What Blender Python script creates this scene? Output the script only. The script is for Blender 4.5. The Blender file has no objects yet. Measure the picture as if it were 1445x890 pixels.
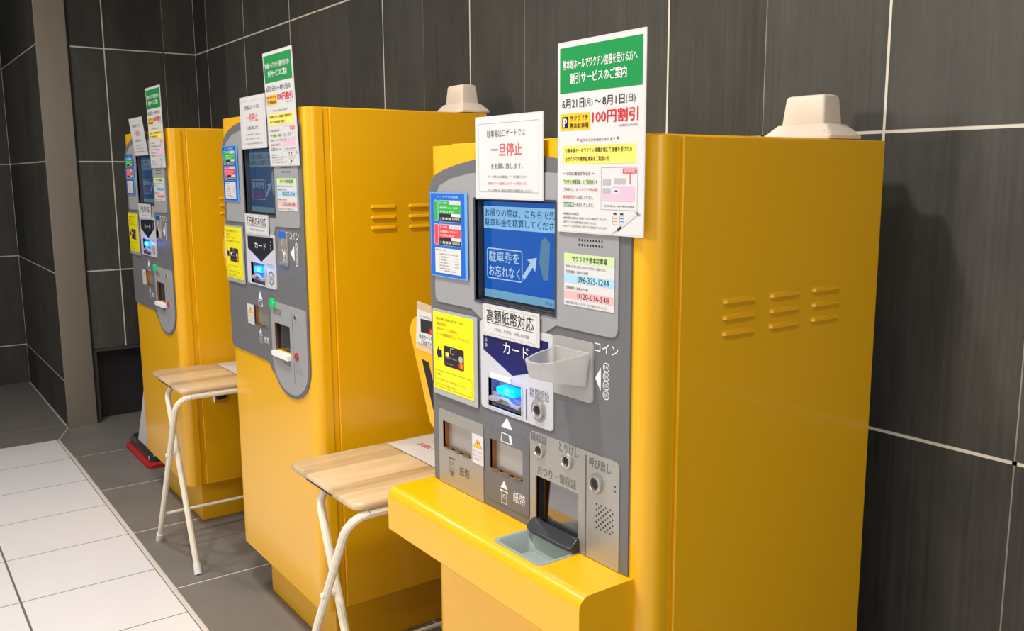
import bpy, math, random
from mathutils import Matrix, Vector
from mathutils.geometry import tessellate_polygon
random.seed(4)
scene = bpy.context.scene
COL = scene.collection

# ------------------------------------------------------------------ camera, world, lights, exposure
cam_d = bpy.data.cameras.new('camera'); cam = bpy.data.objects.new('camera', cam_d); COL.objects.link(cam)
fw = Vector((-0.8015172, 0.5770790, -0.1566844)); rt = Vector((0.5850499, 0.8109755, -0.0059394)); up = Vector((-0.1236397, 0.0964288, 0.9876309))
m = Matrix((rt, up, -fw)).transposed().to_4x4(); m.translation = Vector((6.1348, -1.6693, 1.405)); cam.matrix_world = m
cam_d.sensor_width = 36; cam_d.lens = 36 * 1265.27 / 1445; cam_d.clip_start = 0.05; scene.camera = cam
vs = scene.view_settings; vs.view_transform = 'Standard'; vs.look = 'None'; vs.gamma = 1; vs.use_curve_mapping = False; vs.exposure = 0.13
scene.render.film_transparent = False
w = bpy.data.worlds.new('world'); scene.world = w; w.use_nodes = True
w.node_tree.nodes['Background'].inputs[0].default_value = (1.0, 0.96, 0.92, 1); w.node_tree.nodes['Background'].inputs[1].default_value = 0.34

def lamp(name, loc, power, size, target, color=(1, .945, .885), spread=160, shape='DISK', sy=None):
    d = bpy.data.lights.new(name, 'AREA'); d.energy = power; d.size = size; d.color = color; d.shape = shape; d.spread = math.radians(spread)
    if sy: d.size_y = sy
    o = bpy.data.objects.new(name, d); COL.objects.link(o); o.location = loc
    o.rotation_euler = (Vector(target) - Vector(loc)).to_track_quat('-Z', 'Y').to_euler()
    return o
CEIL = 2.9
for i, (x, y, p) in enumerate([(1.9, -1.45, 12), (3.2, -1.5, 12), (4.6, -1.35, 26), (6.2, -1.6, 15), (3.4, -3.6, 17), (5.6, -4.0, 18)]):
    lamp('ceiling_downlight', (x, y, CEIL - .03), p, .14, (x, y, 0), spread=150)
lamp('added_front_light', (4.3, -6.6, 2.6), 24, .5, (5.0, 0, 1.0), color=(1, .93, .84), shape='RECTANGLE', sy=.5, spread=90)  # added unseen lamp, placed so the near machine throws a shadow on the wall
lamp('added_side_fill', (10, -2.3, 1.9), 11, 1.8, (4, -1.6, 1.0), color=(1, .95, .88), shape='RECTANGLE', sy=1.6, spread=120)  # added fill lamp with no known source, brightens the machines' right flanks

# ------------------------------------------------------------------ materials
MATS = {}
def mat(name, rgb, rough=.5, metal=0, coat=0, emit=None, es=1.0, trans=0, alpha=1, ior=1.45, bump=0, bscale=200, spec=.5, var=0, vscale=6):
    if name in MATS: return MATS[name]
    M = bpy.data.materials.new(name); M.use_nodes = True; nt = M.node_tree; b = nt.nodes['Principled BSDF']
    b.inputs['Base Color'].default_value = (*rgb, 1); b.inputs['Roughness'].default_value = rough; b.inputs['Metallic'].default_value = metal
    b.inputs['Coat Weight'].default_value = coat; b.inputs['Coat Roughness'].default_value = .14
    b.inputs['IOR'].default_value = ior; b.inputs['Specular IOR Level'].default_value = spec
    b.inputs['Transmission Weight'].default_value = trans; b.inputs['Alpha'].default_value = alpha
    if emit: b.inputs['Emission Color'].default_value = (*emit, 1); b.inputs['Emission Strength'].default_value = es
    if bump or var:
        tc = nt.nodes.new('ShaderNodeTexCoord'); n = nt.nodes.new('ShaderNodeTexNoise'); nt.links.new(tc.outputs['Object'], n.inputs['Vector'])
        n.inputs['Detail'].default_value = 4
        if bump:
            n.inputs['Scale'].default_value = bscale
            bp = nt.nodes.new('ShaderNodeBump'); bp.inputs['Strength'].default_value = bump; bp.inputs['Distance'].default_value = .002
            nt.links.new(n.outputs['Fac'], bp.inputs['Height']); nt.links.new(bp.outputs['Normal'], b.inputs['Normal'])
        if var:
            n2 = nt.nodes.new('ShaderNodeTexNoise'); n2.inputs['Scale'].default_value = vscale; n2.inputs['Detail'].default_value = 6
            nt.links.new(tc.outputs['Object'], n2.inputs['Vector'])
            mx = nt.nodes.new('ShaderNodeMix'); mx.data_type = 'RGBA'; nt.links.new(n2.outputs['Fac'], mx.inputs[0])
            mx.inputs[6].default_value = tuple(c * (1 - var) for c in rgb) + (1,); mx.inputs[7].default_value = tuple(min(1, c * (1 + var)) for c in rgb) + (1,)
            nt.links.new(mx.outputs[2], b.inputs['Base Color'])
    MATS[name] = M; return M
def s2l(r, g, b): return tuple((c / 255 / 12.92 if c / 255 <= .04045 else ((c / 255 + .055) / 1.055) ** 2.4) for c in (r, g, b))

YEL = mat('yellow_paint', (.86, .45, .0), .36, coat=.6, bump=.04, bscale=350)
DGREY = mat('panel_dark_grey', s2l(104, 105, 109), .42, bump=.03, bscale=500)
LGREY = mat('panel_light_grey', s2l(152, 153, 156), .4, bump=.03, bscale=500)
SILVER = mat('brushed_silver', s2l(176, 174, 168), .36, metal=.55)
METAL = mat('shutter_metal', s2l(190, 186, 180), .3, metal=.7)
COPPER = mat('copper_edge', s2l(170, 120, 70), .35, metal=.8)
CHROME = mat('chrome', (.8, .8, .8), .1, metal=1)
BLACK = mat('black_plastic', (.012, .012, .014), .4)
DBLK = mat('dark_recess', (.02, .02, .022), .6)
CHAR = mat('charcoal_plastic', (.035, .036, .04), .25)
WHITE = mat('white_print', (.82, .82, .82), .5)
PAPER = mat('paper_white', (.67, .67, .675), .35, coat=.2)
FILM = mat('laminate_film', (.62, .62, .62), .2, coat=.5)
CARDW = mat('white_plate', (.56, .57, .61), .35)
NAVY = mat('navy_print', s2l(18, 18, 88), .4)
DNAVY = mat('dark_navy_print', s2l(20, 20, 34), .4)
INK = mat('black_ink', (.02, .02, .022), .5)
GINK = mat('grey_ink', (.12, .12, .13), .5)
LINK = mat('light_grey_ink', (.35, .35, .36), .5)
RED = mat('red_ink', s2l(205, 35, 45), .5)
PINKR = mat('soft_red_ink', s2l(214, 82, 92), .5)
GREEN = mat('green_ink', s2l(20, 140, 70), .35, coat=.2)
PYEL = mat('pale_yellow_ink', s2l(248, 226, 110), .4)
OYEL = mat('amber_ink', s2l(250, 192, 40), .4)
BLUE = mat('blue_card', s2l(15, 100, 205), .2, coat=.5)
LYEL = mat('lemon_card', s2l(246, 236, 22), .25, coat=.4)
CGREEN = mat('card_green', s2l(50, 170, 75), .35)
CRED = mat('card_red', s2l(225, 75, 85), .35)
PINK = mat('pink_ink', s2l(244, 182, 205), .5)
LBLUE = mat('light_blue_ink', s2l(165, 208, 232), .5)
LGRN = mat('light_green_ink', s2l(196, 222, 160), .5)
LPINK = mat('light_pink_ink', s2l(240, 178, 178), .5)
ORANGE = mat('orange_ink', s2l(235, 120, 35), .5)
MAPG = mat('map_grey', s2l(175, 175, 178), .5)
SCR = mat('lcd_blue', (.004, .03, .12), .12, emit=s2l(12, 72, 158), es=.85)
SCRL = mat('lcd_light_band', (.05, .1, .15), .12, emit=s2l(128, 184, 222), es=.8)
SCRT = mat('lcd_text', (.01, .02, .08), .12, emit=s2l(14, 56, 120), es=.8)
SCRW = mat('lcd_line', (.1, .1, .1), .12, emit=s2l(150, 195, 225), es=.8)
SCRG = mat('lcd_grey', (.05, .1, .1), .12, emit=s2l(40, 86, 135), es=.9)
SCRF = mat('lcd_pale_sub_band', (.05, .1, .12), .12, emit=s2l(92, 146, 186), es=.8)
DSCR = mat('dim_lcd_blue', (.01, .02, .05), .12, emit=s2l(38, 62, 96), es=.7)
DSCRL = mat('dim_lcd_band', (.03, .05, .06), .12, emit=s2l(84, 108, 122), es=.7)
DSCRT = mat('dim_lcd_text', (.01, .02, .04), .12, emit=s2l(40, 58, 82), es=.7)
DSCRW = mat('dim_lcd_line', (.03, .05, .06), .12, emit=s2l(104, 122, 138), es=.7)
DSCRR = mat('dim_lcd_red', (.03, .01, .02), .12, emit=s2l(120, 66, 96), es=.7)
LED = mat('led_cyan', (.0, .2, .5), .3, emit=(.0, .24, 1.0), es=2.6)
LEDB = mat('led_blue', (.0, .05, .4), .3, emit=(.02, .05, 1.0), es=1.6)
GLED = mat('green_lamp', s2l(20, 165, 90), .25, emit=(.01, .5, .15), es=.35)
REDB = mat('red_button', s2l(170, 40, 40), .35)
GFRAME = mat('screen_frame', s2l(58, 62, 74), .35)
ACRY = mat('frosted_acrylic', (.9, .89, .88), .3, trans=.72, ior=1.3)
TRAY = mat('grey_green_tray', s2l(150, 163, 158), .4)
BEIGE = mat('beige_plastic', s2l(222, 210, 196), .5)
IVORY = mat('ivory_tube', s2l(232, 226, 208), .35, coat=.2)
STEEL = mat('steel_cladding', s2l(160, 153, 140), .36, metal=.7)
REDRUB = mat('red_rubber', s2l(180, 32, 40), .5)
GROUTW = mat('pale_grout', s2l(226, 220, 206), .8)
GROUTD = mat('dim_grout', s2l(148, 146, 138), .8)
GROUTF = mat('floor_grout', s2l(215, 210, 204), .8)
GROUTG = mat('grey_floor_grout', s2l(112, 104, 98), .8)
STRIP = mat('metal_floor_strip', s2l(222, 214, 206), .4)
CEILM = mat('ceiling_paint', (.55, .53, .5), .8)
CLEAR = mat('clear_tape', (.9, .85, .75), .2, alpha=.25)
WHITEF = mat('white_floor_tile', s2l(233, 232, 236), .34, var=.03, vscale=3, coat=.1)
DARKF = mat('slate_floor_tile', s2l(122, 118, 114), .5, var=.16, vscale=5, bump=.1, bscale=60)

def wall_mat():
    M = bpy.data.materials.new('charcoal_wall_tile'); M.use_nodes = True; nt = M.node_tree; b = nt.nodes['Principled BSDF']; L = nt.links.new
    tc = nt.nodes.new('ShaderNodeTexCoord'); mp = nt.nodes.new('ShaderNodeMapping'); L(tc.outputs['Object'], mp.inputs['Vector'])
    mp.inputs['Scale'].default_value = (75, 75, 1.6)
    n1 = nt.nodes.new('ShaderNodeTexNoise'); n1.inputs['Scale'].default_value = 1.6; n1.inputs['Detail'].default_value = 5; L(mp.outputs[0], n1.inputs['Vector'])
    mp2 = nt.nodes.new('ShaderNodeMapping'); mp2.inputs['Scale'].default_value = (5, 5, 2.2); L(tc.outputs['Object'], mp2.inputs['Vector'])
    n2 = nt.nodes.new('ShaderNodeTexNoise'); n2.inputs['Scale'].default_value = 1.5; n2.inputs['Detail'].default_value = 7; n2.inputs['Roughness'].default_value = .65; L(mp2.outputs[0], n2.inputs['Vector'])
    at = nt.nodes.new('ShaderNodeAttribute'); at.attribute_name = 'tone'
    def math_(op, a, bb):
        x = nt.nodes.new('ShaderNodeMath'); x.operation = op
        for i, v in enumerate((a, bb)):
            if isinstance(v, (int, float)): x.inputs[i].default_value = v
            else: L(v, x.inputs[i])
        return x.outputs[0]
    f = math_('ADD', math_('MULTIPLY', n1.outputs['Fac'], .34), math_('MULTIPLY', n2.outputs['Fac'], .5))
    f = math_('ADD', f, math_('MULTIPLY', at.outputs['Fac'], .22))
    cr = nt.nodes.new('ShaderNodeValToRGB'); L(f, cr.inputs[0])
    cr.color_ramp.elements[0].position = .28; cr.color_ramp.elements[0].color = (*s2l(35, 36, 34), 1)
    cr.color_ramp.elements[1].position = .82; cr.color_ramp.elements[1].color = (*s2l(84, 83, 77), 1)
    L(cr.outputs[0], b.inputs['Base Color']); b.inputs['Roughness'].default_value = .55
    bp = nt.nodes.new('ShaderNodeBump'); bp.inputs['Strength'].default_value = .12; bp.inputs['Distance'].default_value = .002
    L(n1.outputs['Fac'], bp.inputs['Height']); L(bp.outputs[0], b.inputs['Normal'])
    return M
WTILE = wall_mat()
def wood_mat():
    M = bpy.data.materials.new('pale_wood_laminate'); M.use_nodes = True; nt = M.node_tree; b = nt.nodes['Principled BSDF']; L = nt.links.new
    tc = nt.nodes.new('ShaderNodeTexCoord'); mp = nt.nodes.new('ShaderNodeMapping'); mp.inputs['Scale'].default_value = (9, 1.1, 9); L(tc.outputs['Object'], mp.inputs['Vector'])
    n = nt.nodes.new('ShaderNodeTexNoise'); n.inputs['Scale'].default_value = 2.2; n.inputs['Detail'].default_value = 6; n.inputs['Distortion'].default_value = .5; L(mp.outputs[0], n.inputs['Vector'])
    # boards of 6 cm with a tone each
    sp = nt.nodes.new('ShaderNodeSeparateXYZ'); L(tc.outputs['Object'], sp.inputs[0])
    d = nt.nodes.new('ShaderNodeMath'); d.operation = 'DIVIDE'; L(sp.outputs[0], d.inputs[0]); d.inputs[1].default_value = .062
    fl = nt.nodes.new('ShaderNodeMath'); fl.operation = 'FLOOR'; L(d.outputs[0], fl.inputs[0])
    wn = nt.nodes.new('ShaderNodeTexWhiteNoise'); wn.noise_dimensions = '1D'; L(fl.outputs[0], wn.inputs['W'])
    a = nt.nodes.new('ShaderNodeMath'); a.operation = 'MULTIPLY_ADD'; L(wn.outputs['Value'], a.inputs[0]); a.inputs[1].default_value = .3; L(n.outputs['Fac'], a.inputs[2])
    cr = nt.nodes.new('ShaderNodeValToRGB'); L(a.outputs[0], cr.inputs[0])
    cr.color_ramp.elements[0].position = .38; cr.color_ramp.elements[0].color = (*s2l(172, 142, 102), 1)
    cr.color_ramp.elements[1].position = .78; cr.color_ramp.elements[1].color = (*s2l(218, 192, 152), 1)
    L(cr.outputs[0], b.inputs['Base Color']); b.inputs['Roughness'].default_value = .35; b.inputs['Coat Weight'].default_value = .2
    return M
WOOD = wood_mat()

# ------------------------------------------------------------------ mesh builder (x right, y into the wall, z up)
def arc(cx, cz, r, a0, a1, n=6):
    return [(cx + r * math.cos(math.radians(a0 + (a1 - a0) * i / n)), cz + r * math.sin(math.radians(a0 + (a1 - a0) * i / n))) for i in range(n + 1)]
def rrect(x0, x1, z0, z1, r, n=5):
    if isinstance(r, (int, float)): r = (r,) * 4      # bottom-left, bottom-right, top-right, top-left
    P = []
    for (cx, cz, a), q in zip(((x0, z0, 180), (x1, z0, 270), (x1, z1, 0), (x0, z1, 90)), r):
        if q <= 0: P.append((cx, cz)); continue
        ox = cx + q if cx == x0 else cx - q; oz = cz + q if cz == z0 else cz - q
        P += arc(ox, oz, q, a, a + 90, n)
    return P
TEXTS = {}
def text_mesh(s, bold):
    k = (s, bold)
    if k in TEXTS: return TEXTS[k]
    c = bpy.data.curves.new('t', 'FONT'); c.body = s; c.resolution_u = 2; c.offset = 0
    o = bpy.data.objects.new('t', c); COL.objects.link(o); bpy.context.view_layer.update()
    dg = bpy.context.evaluated_depsgraph_get(); me = o.evaluated_get(dg).to_mesh()
    V = [(v.co.x, v.co.y) for v in me.vertices]; F = [tuple(p.vertices) for p in me.polygons]
    o.evaluated_get(dg).to_mesh_clear(); bpy.data.objects.remove(o); bpy.data.curves.remove(c)
    TEXTS[k] = (V, F); return TEXTS[k]
class B:
    def __init__(s): s.V = []; s.F = []; s.M = []; s.mats = []; s.tone = []
    def mi(s, m):
        if m not in s.mats: s.mats.append(m)
        return s.mats.index(m)
    def add(s, V, F, m, tone=0.):
        o = len(s.V); s.V += V; s.F += [tuple(i + o for i in f) for f in F]; s.M += [s.mi(m)] * len(F); s.tone += [tone] * len(F); return s
    def poly(s, P, y, m):                     # flat print facing the room
        n = len(P); return s.add([(x, y, z) for x, z in P], [tuple(range(n))], m)
    def rect(s, x0, x1, z0, z1, y, m): return s.poly([(x0, z0), (x1, z0), (x1, z1), (x0, z1)], y, m)
    def frame(s, x0, x1, z0, z1, t, y, m, r=0):
        O = rrect(x0, x1, z0, z1, r, 4); I = rrect(x0 + t, x1 - t, z0 + t, z1 - t, max(r - t, .0004) if r else 0, 4); n = len(O)
        return s.add([(x, y, z) for x, z in O + I], [(i, (i + 1) % n, (i + 1) % n + n, i + n) for i in range(n)], m)
    def prism(s, P, a, b, m, ax='y'):         # P in the plane across ax, extruded from a to b
        n = len(P)
        if ax == 'y': f = lambda p, t: (p[0], t, p[1])
        elif ax == 'z': f = lambda p, t: (p[0], p[1], t)
        else: f = lambda p, t: (t, p[0], p[1])
        V = [f(p, a) for p in P] + [f(p, b) for p in P]
        area = sum(P[i][0] * P[(i + 1) % n][1] - P[(i + 1) % n][0] * P[i][1] for i in range(n))
        ccw = (area > 0) == (b > a)
        if ax == 'y': ccw = not ccw
        F = [tuple(range(n - 1, -1, -1)), tuple(range(n, 2 * n))] + [(i, (i + 1) % n, (i + 1) % n + n, i + n) for i in range(n)]
        if not ccw: F = [tuple(reversed(q)) for q in F]
        return s.add(V, F, m)
    def box(s, x0, x1, y0, y1, z0, z1, m): return s.prism([(x0, z0), (x1, z0), (x1, z1), (x0, z1)], y0, y1, m)
    def plate(s, P, holes, y0, y1, m):        # plate with holes: front face at y0 (towards the room), walls back to y1
        loops = [P] + [list(h) for h in holes]
        vecs = [[Vector((x, z, 0)) for x, z in l] for l in loops]; tri = tessellate_polygon(vecs)
        flat = [p for l in loops for p in l]; V = [(x, y0, z) for x, z in flat]; F = []
        for t in tri:
            a, b_, c = (flat[i] for i in t)
            cr = (b_[0] - a[0]) * (c[1] - a[1]) - (c[0] - a[0]) * (b_[1] - a[1])
            F.append(tuple(t) if cr > 0 else tuple(reversed(t)))
        N = len(flat); V += [(x, y1, z) for x, z in flat]; o = 0
        for li, l in enumerate(loops):
            n = len(l); ar = sum(l[i][0] * l[(i + 1) % n][1] - l[(i + 1) % n][0] * l[i][1] for i in range(n))
            for i in range(n):
                a, b_ = o + i, o + (i + 1) % n; q = (a, a + N, b_ + N, b_)
                F.append(q if (ar > 0) == (li == 0) else tuple(reversed(q)))
            o += n
        return s.add(V, F, m)
    def recess(s, x0, x1, z0, z1, y0, y1, mw, mb):
        V = [(x0, y0, z0), (x1, y0, z0), (x1, y0, z1), (x0, y0, z1), (x0, y1, z0), (x1, y1, z0), (x1, y1, z1), (x0, y1, z1)]
        s.add(V, [(0, 1, 5, 4), (1, 2, 6, 5), (2, 3, 7, 6), (3, 0, 4, 7)], mw); return s.rect(x0, x1, z0, z1, y1, mb)
    def lathe(s, prof, cx, cz, m, n=20, caps=True):    # profile of (radius, y) about an axis along y
        V = []; F = []
        for r, y in prof: V += [(cx + r * math.cos(2 * math.pi * i / n), y, cz + r * math.sin(2 * math.pi * i / n)) for i in range(n)]
        for k in range(len(prof) - 1):
            for i in range(n): a = k * n + i; b_ = k * n + (i + 1) % n; F.append((a, b_, b_ + n, a + n))
        if caps: F.append(tuple(reversed(range(n)))); F.append(tuple(range((len(prof) - 1) * n, len(prof) * n)))
        return s.add(V, F, m)
    def disc(s, cx, cz, r, y, m, n=16): return s.poly(arc(cx, cz, r, 0, 360 - 360 / n, n - 1), y, m)
    def ring(s, cx, cz, r0, r1, y, m, n=20):
        O = arc(cx, cz, r1, 0, 360 - 360 / n, n - 1); I = arc(cx, cz, r0, 0, 360 - 360 / n, n - 1)
        return s.add([(x, y, z) for x, z in O + I], [(i, (i + 1) % n, (i + 1) % n + n, i + n) for i in range(n)], m)
    def line(s, x0, z0, x1, z1, t, y, m):
        dx, dz = x1 - x0, z1 - z0; l = math.hypot(dx, dz); nx, nz = -dz / l * t / 2, dx / l * t / 2
        return s.poly([(x0 - nx, z0 - nz), (x1 - nx, z1 - nz), (x1 + nx, z1 + nz), (x0 + nx, z0 + nz)], y, m)
    def text(s, t, x0, x1, z0, z1, y, m, bold=0.0, full=True):
        V, F = text_mesh(t, 0)
        if not V: return s
        a = min(p[0] for p in V); b_ = max(p[0] for p in V); c = min(p[1] for p in V); d = max(p[1] for p in V)
        k = (x1 - x0) / (b_ - a); kz = (z1 - z0) / max(d - c, .35) if full else k
        zc = (z0 + z1) / 2 - kz * (c + d) / 2
        for i, (u, v) in enumerate(((-1, .4), (1, -.4), (0, 1), (0, -1)) if bold else ((0, 0),)):
            s.add([(x0 + (p[0] - a + u * bold) * k, y - i * 3e-6, zc + (p[1] + v * bold * .6) * kz) for p in V], F, m)
        return s
    def tube(s, pts, r, m, n=10):
        pts = [Vector(p) for p in pts]; V = []; F = []; u = None
        for i, p in enumerate(pts):
            t = ((pts[min(i + 1, len(pts) - 1)] - p).normalized() + (p - pts[max(i - 1, 0)]).normalized()).normalized()
            if u is None: u = t.orthogonal().normalized()
            else: u = (u - t * u.dot(t)).normalized()
            v = t.cross(u)
            V += [tuple(p + r * (math.cos(2 * math.pi * k / n) * u + math.sin(2 * math.pi * k / n) * v)) for k in range(n)]
        for i in range(len(pts) - 1):
            for k in range(n): a = i * n + k; b_ = i * n + (k + 1) % n; F.append((a, b_, b_ + n, a + n))
        F.append(tuple(reversed(range(n)))); F.append(tuple(range((len(pts) - 1) * n, len(pts) * n)))
        return s.add(V, F, m)
    def loft(s, loops, m, cap0=True, cap1=True):
        n = len(loops[0]); V = [p for l in loops for p in l]; F = []
        for k in range(len(loops) - 1):
            for i in range(n): a = k * n + i; b_ = k * n + (i + 1) % n; F.append((a, b_, b_ + n, a + n))
        if cap0: F.append(tuple(reversed(range(n))))
        if cap1: F.append(tuple(range((len(loops) - 1) * n, len(loops) * n)))
        return s.add(V, F, m)
    def obj(s, name, parent=None, smooth=30, bevel=0, loc=None):
        me = bpy.data.meshes.new(name); me.from_pydata(s.V, [], s.F)
        for q in s.mats: me.materials.append(q)
        me.polygons.foreach_set('material_index', s.M)
        if any(s.tone):
            a = me.attributes.new('tone', 'FLOAT', 'FACE'); a.data.foreach_set('value', s.tone)
        if smooth: me.polygons.foreach_set('use_smooth', [True] * len(s.F)); me.set_sharp_from_angle(angle=math.radians(smooth))
        me.update(); o = bpy.data.objects.new(name, me); COL.objects.link(o)
        if parent: o.parent = parent
        if loc: o.location = loc
        if bevel:
            md = o.modifiers.new('bevel', 'BEVEL'); md.width = bevel; md.segments = 3; md.limit_method = 'ANGLE'; md.angle_limit = math.radians(40)
        return o
def tag(o, label=None, cat=None, group=None, kind=None):
    for k, v in (('label', label), ('category', cat), ('group', group), ('kind', kind)):
        if v: o[k] = v
    return o
def empty(name, loc, label, cat, group=None):
    o = bpy.data.objects.new(name, None); COL.objects.link(o); o.location = loc; o.empty_display_size = .1
    return tag(o, label, cat, group)
def copy_tree(o, parent=None):
    c = o.copy(); COL.objects.link(c); c.parent = parent
    for ch in list(o.children): copy_tree(ch, c)
    return c

# ------------------------------------------------------------------ setting
ROWS = [-.342, .266, .874, 1.4825, 2.0975, 2.706, 3.3]
def tiled_wall(name, x0, x1, xs, bright, u2p, ztop=CEIL, zbot=0):
    """tiles 8 mm thick in front of a backing; u2p maps (u, depth, z) to the room; joints are real gaps with grout behind"""
    b = B(); T = .0035
    def quadbox(a, c, z0, z1, m, d0, d1, tone=0):
        V = [u2p(a, d0, z0), u2p(c, d0, z0), u2p(c, d0, z1), u2p(a, d0, z1), u2p(a, d1, z0), u2p(c, d1, z0), u2p(c, d1, z1), u2p(a, d1, z1)]
        F = [(0, 1, 2, 3), (0, 4, 5, 1), (1, 5, 6, 2), (2, 6, 7, 3), (3, 7, 4, 0)]
        b.add(V, F, m, tone)
    edges = [x0] + [x for x in xs if x0 + .01 < x < x1 - .01] + [x1]
    rows = [zbot] + [z for z in ROWS if zbot + .01 < z < ztop - .01] + [ztop]
    for i in range(len(edges) - 1):
        for j in range(len(rows) - 1):
            gl = .0032 if i and bright(edges[i]) else .0018
            gr = .0032 if i < len(edges) - 2 and bright(edges[i + 1]) else .0018
            gl = 0 if i == 0 else gl; gr = 0 if i == len(edges) - 2 else gr
            quadbox(edges[i] + gl, edges[i + 1] - gr, rows[j] + (.0036 if j else 0), rows[j + 1] - .0036, WTILE, 0, .008, random.uniform(.01, 1))
    # grout planes behind the gaps, then the wall body
    for z in rows[1:-1]: quadbox(x0, x1, z - .004, z + .004, GROUTW, .0012, .006)
    for e in edges[1:-1]: quadbox(e - .0045, e + .0045, zbot, ztop, GROUTW if bright(e) else GROUTD, 0.0008 if bright(e) else .0012, .006)
    quadbox(x0, x1, zbot, ztop, GROUTD, .006, .15)
    o = b.obj(name, smooth=0); o['kind'] = 'structure'; return o
XJ = .8893
tiled_wall('wall_back', .667, 8.6, [XJ + .3 * i for i in range(0, 26)], lambda x: (round((x - XJ) / .3) in (0, 2, 4, 7, 9, 12, 14, 16, 18, 20)), lambda u, d, z: (u, d, z))
# end wall faces the camera side (+X); u runs along Y
tiled_wall('wall_end', -.829, -.001, [-.498, -.179], lambda y: abs(y + .498) < .02, lambda u, d, z: (.667 - d, u, z), zbot=.43)
b = B()   # lower band of the end wall around the dark opening
b.box(.517, .659, -.828, -.675, 0, .43, WTILE); b.box(.517, .659, -.02, 0, 0, .43, WTILE)
b.V, b.F = b.V, b.F
b.recess(-.675, -.02, 0, .43, 0, 0, DBLK, DBLK) if 0 else None
b.box(.5, .56, -.675, -.02, 0, .43, DBLK)
o = b.obj('wall_end_base', smooth=0); o['kind'] = 'structure'
b = B(); F_ = mat('dark_frame', s2l(62, 61, 58), .5); b.box(.655, .672, -.683, -.66, 0, .425, F_); b.box(.655, .672, -.66, -.02, .412, .428, F_)
o = b.obj('trim_1', smooth=0); o['kind'] = 'structure'
tiled_wall('wall_corridor', -.73, .671, [-.34, .06, .36], lambda x: False, lambda u, d, z: (u, -.837 + d, z), zbot=0.004)
tiled_wall('wall_corridor_end', -2.4, -.838, [-1.15, -1.55, -1.95], lambda y: False, lambda u, d, z: (-.73 - d, u, z))
b = B(); b.box(.672, .687, -.8385, -.686, 0, CEIL, STEEL); b.box(.60, .680, -.686, -.676, 0, CEIL, BLACK); b.box(.55, .672, -.829, -.686, 0, CEIL, BLACK)
o = b.obj('trim_2', smooth=0, bevel=.0015); o['kind'] = 'structure'

def floor_part(name, cells, m, gx=.002, gy=.002):
    b = B()
    for (x0, x1, y0, y1) in cells:
        b.add([(x0 + gx, y0 + gy, 0), (x1 - gx, y0 + gy, 0), (x1 - gx, y1 - gy, 0), (x0 + gx, y1 - gy, 0)], [(0, 1, 2, 3)], m)
    return b
b = B(); b.box(-3, 9, -7.2, .15, -.08, -.0012, GROUTF)
o = b.obj('floor', smooth=0); o['kind'] = 'structure'
FD = -.925
xs = [.69] + [1.304 + .598 * k for k in range(0, 13)]
b = floor_part('', [(xs[i], xs[i + 1], FD + .006, -.32) for i in range(1, len(xs) - 1)] + [(xs[i], xs[i + 1], -.32, 0) for i in range(len(xs) - 1)], DARKF, .0045, .0045)
b.add([(.56, -.82, 0), (.66, -.8405, 0), (.69, -.8385, 0), (.908, -.9215, 0), (1.3008, -.9158, 0), (1.3008, -.3232, 0), (.56, -.3232, 0)], [(0, 1, 2, 3, 4, 5, 6)], DARKF)
o = b.obj('floor_slate_strip', smooth=0); o['kind'] = 'structure'
b = B(); b.box(.905, 8.5, FD - .003, FD + .003, -.01, .0008, STRIP); o = b.obj('trim_3', smooth=0); o['kind'] = 'structure'
wy = [FD - .006 - .433 * k for k in range(0, 15)]; wx = [.905 + .398 * k for k in range(0, 20)]
b = floor_part('', [(wx[i], wx[i + 1], wy[j + 1], wy[j]) for i in range(len(wx) - 1) for j in range(len(wy) - 1)], WHITEF, .002, .0036)
b.box(.905, 8.4, -7, FD - .006, -.01, -.0008, GROUTG)
o = b.obj('floor_white_tiles', smooth=0); o['kind'] = 'structure'
b = B()
for (x0, x1, y0, y1) in [(-.73, -.02, -2.4, -.845), (-.02, .598, -2.4, -.845)]: b.add([(x0, y0, 0), (x1 - .003, y0, 0), (x1 - .003, y1, 0), (x0, y1, 0)], [(0, 1, 2, 3)], DARKF)
b.add([(.601, -7, 0), (.903, -7, 0), (.903, -.9265, 0), (.688, -.8435, 0), (.601, -.8435, 0)], [(0, 1, 2, 3, 4)], DARKF)
o = b.obj('floor_corridor', smooth=0); o['kind'] = 'structure'
b = B(); b.box(-3, 9, -7.2, .15, CEIL, CEIL + .1, CEILM); o = b.obj('ceiling', smooth=0); o['kind'] = 'structure'

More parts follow.
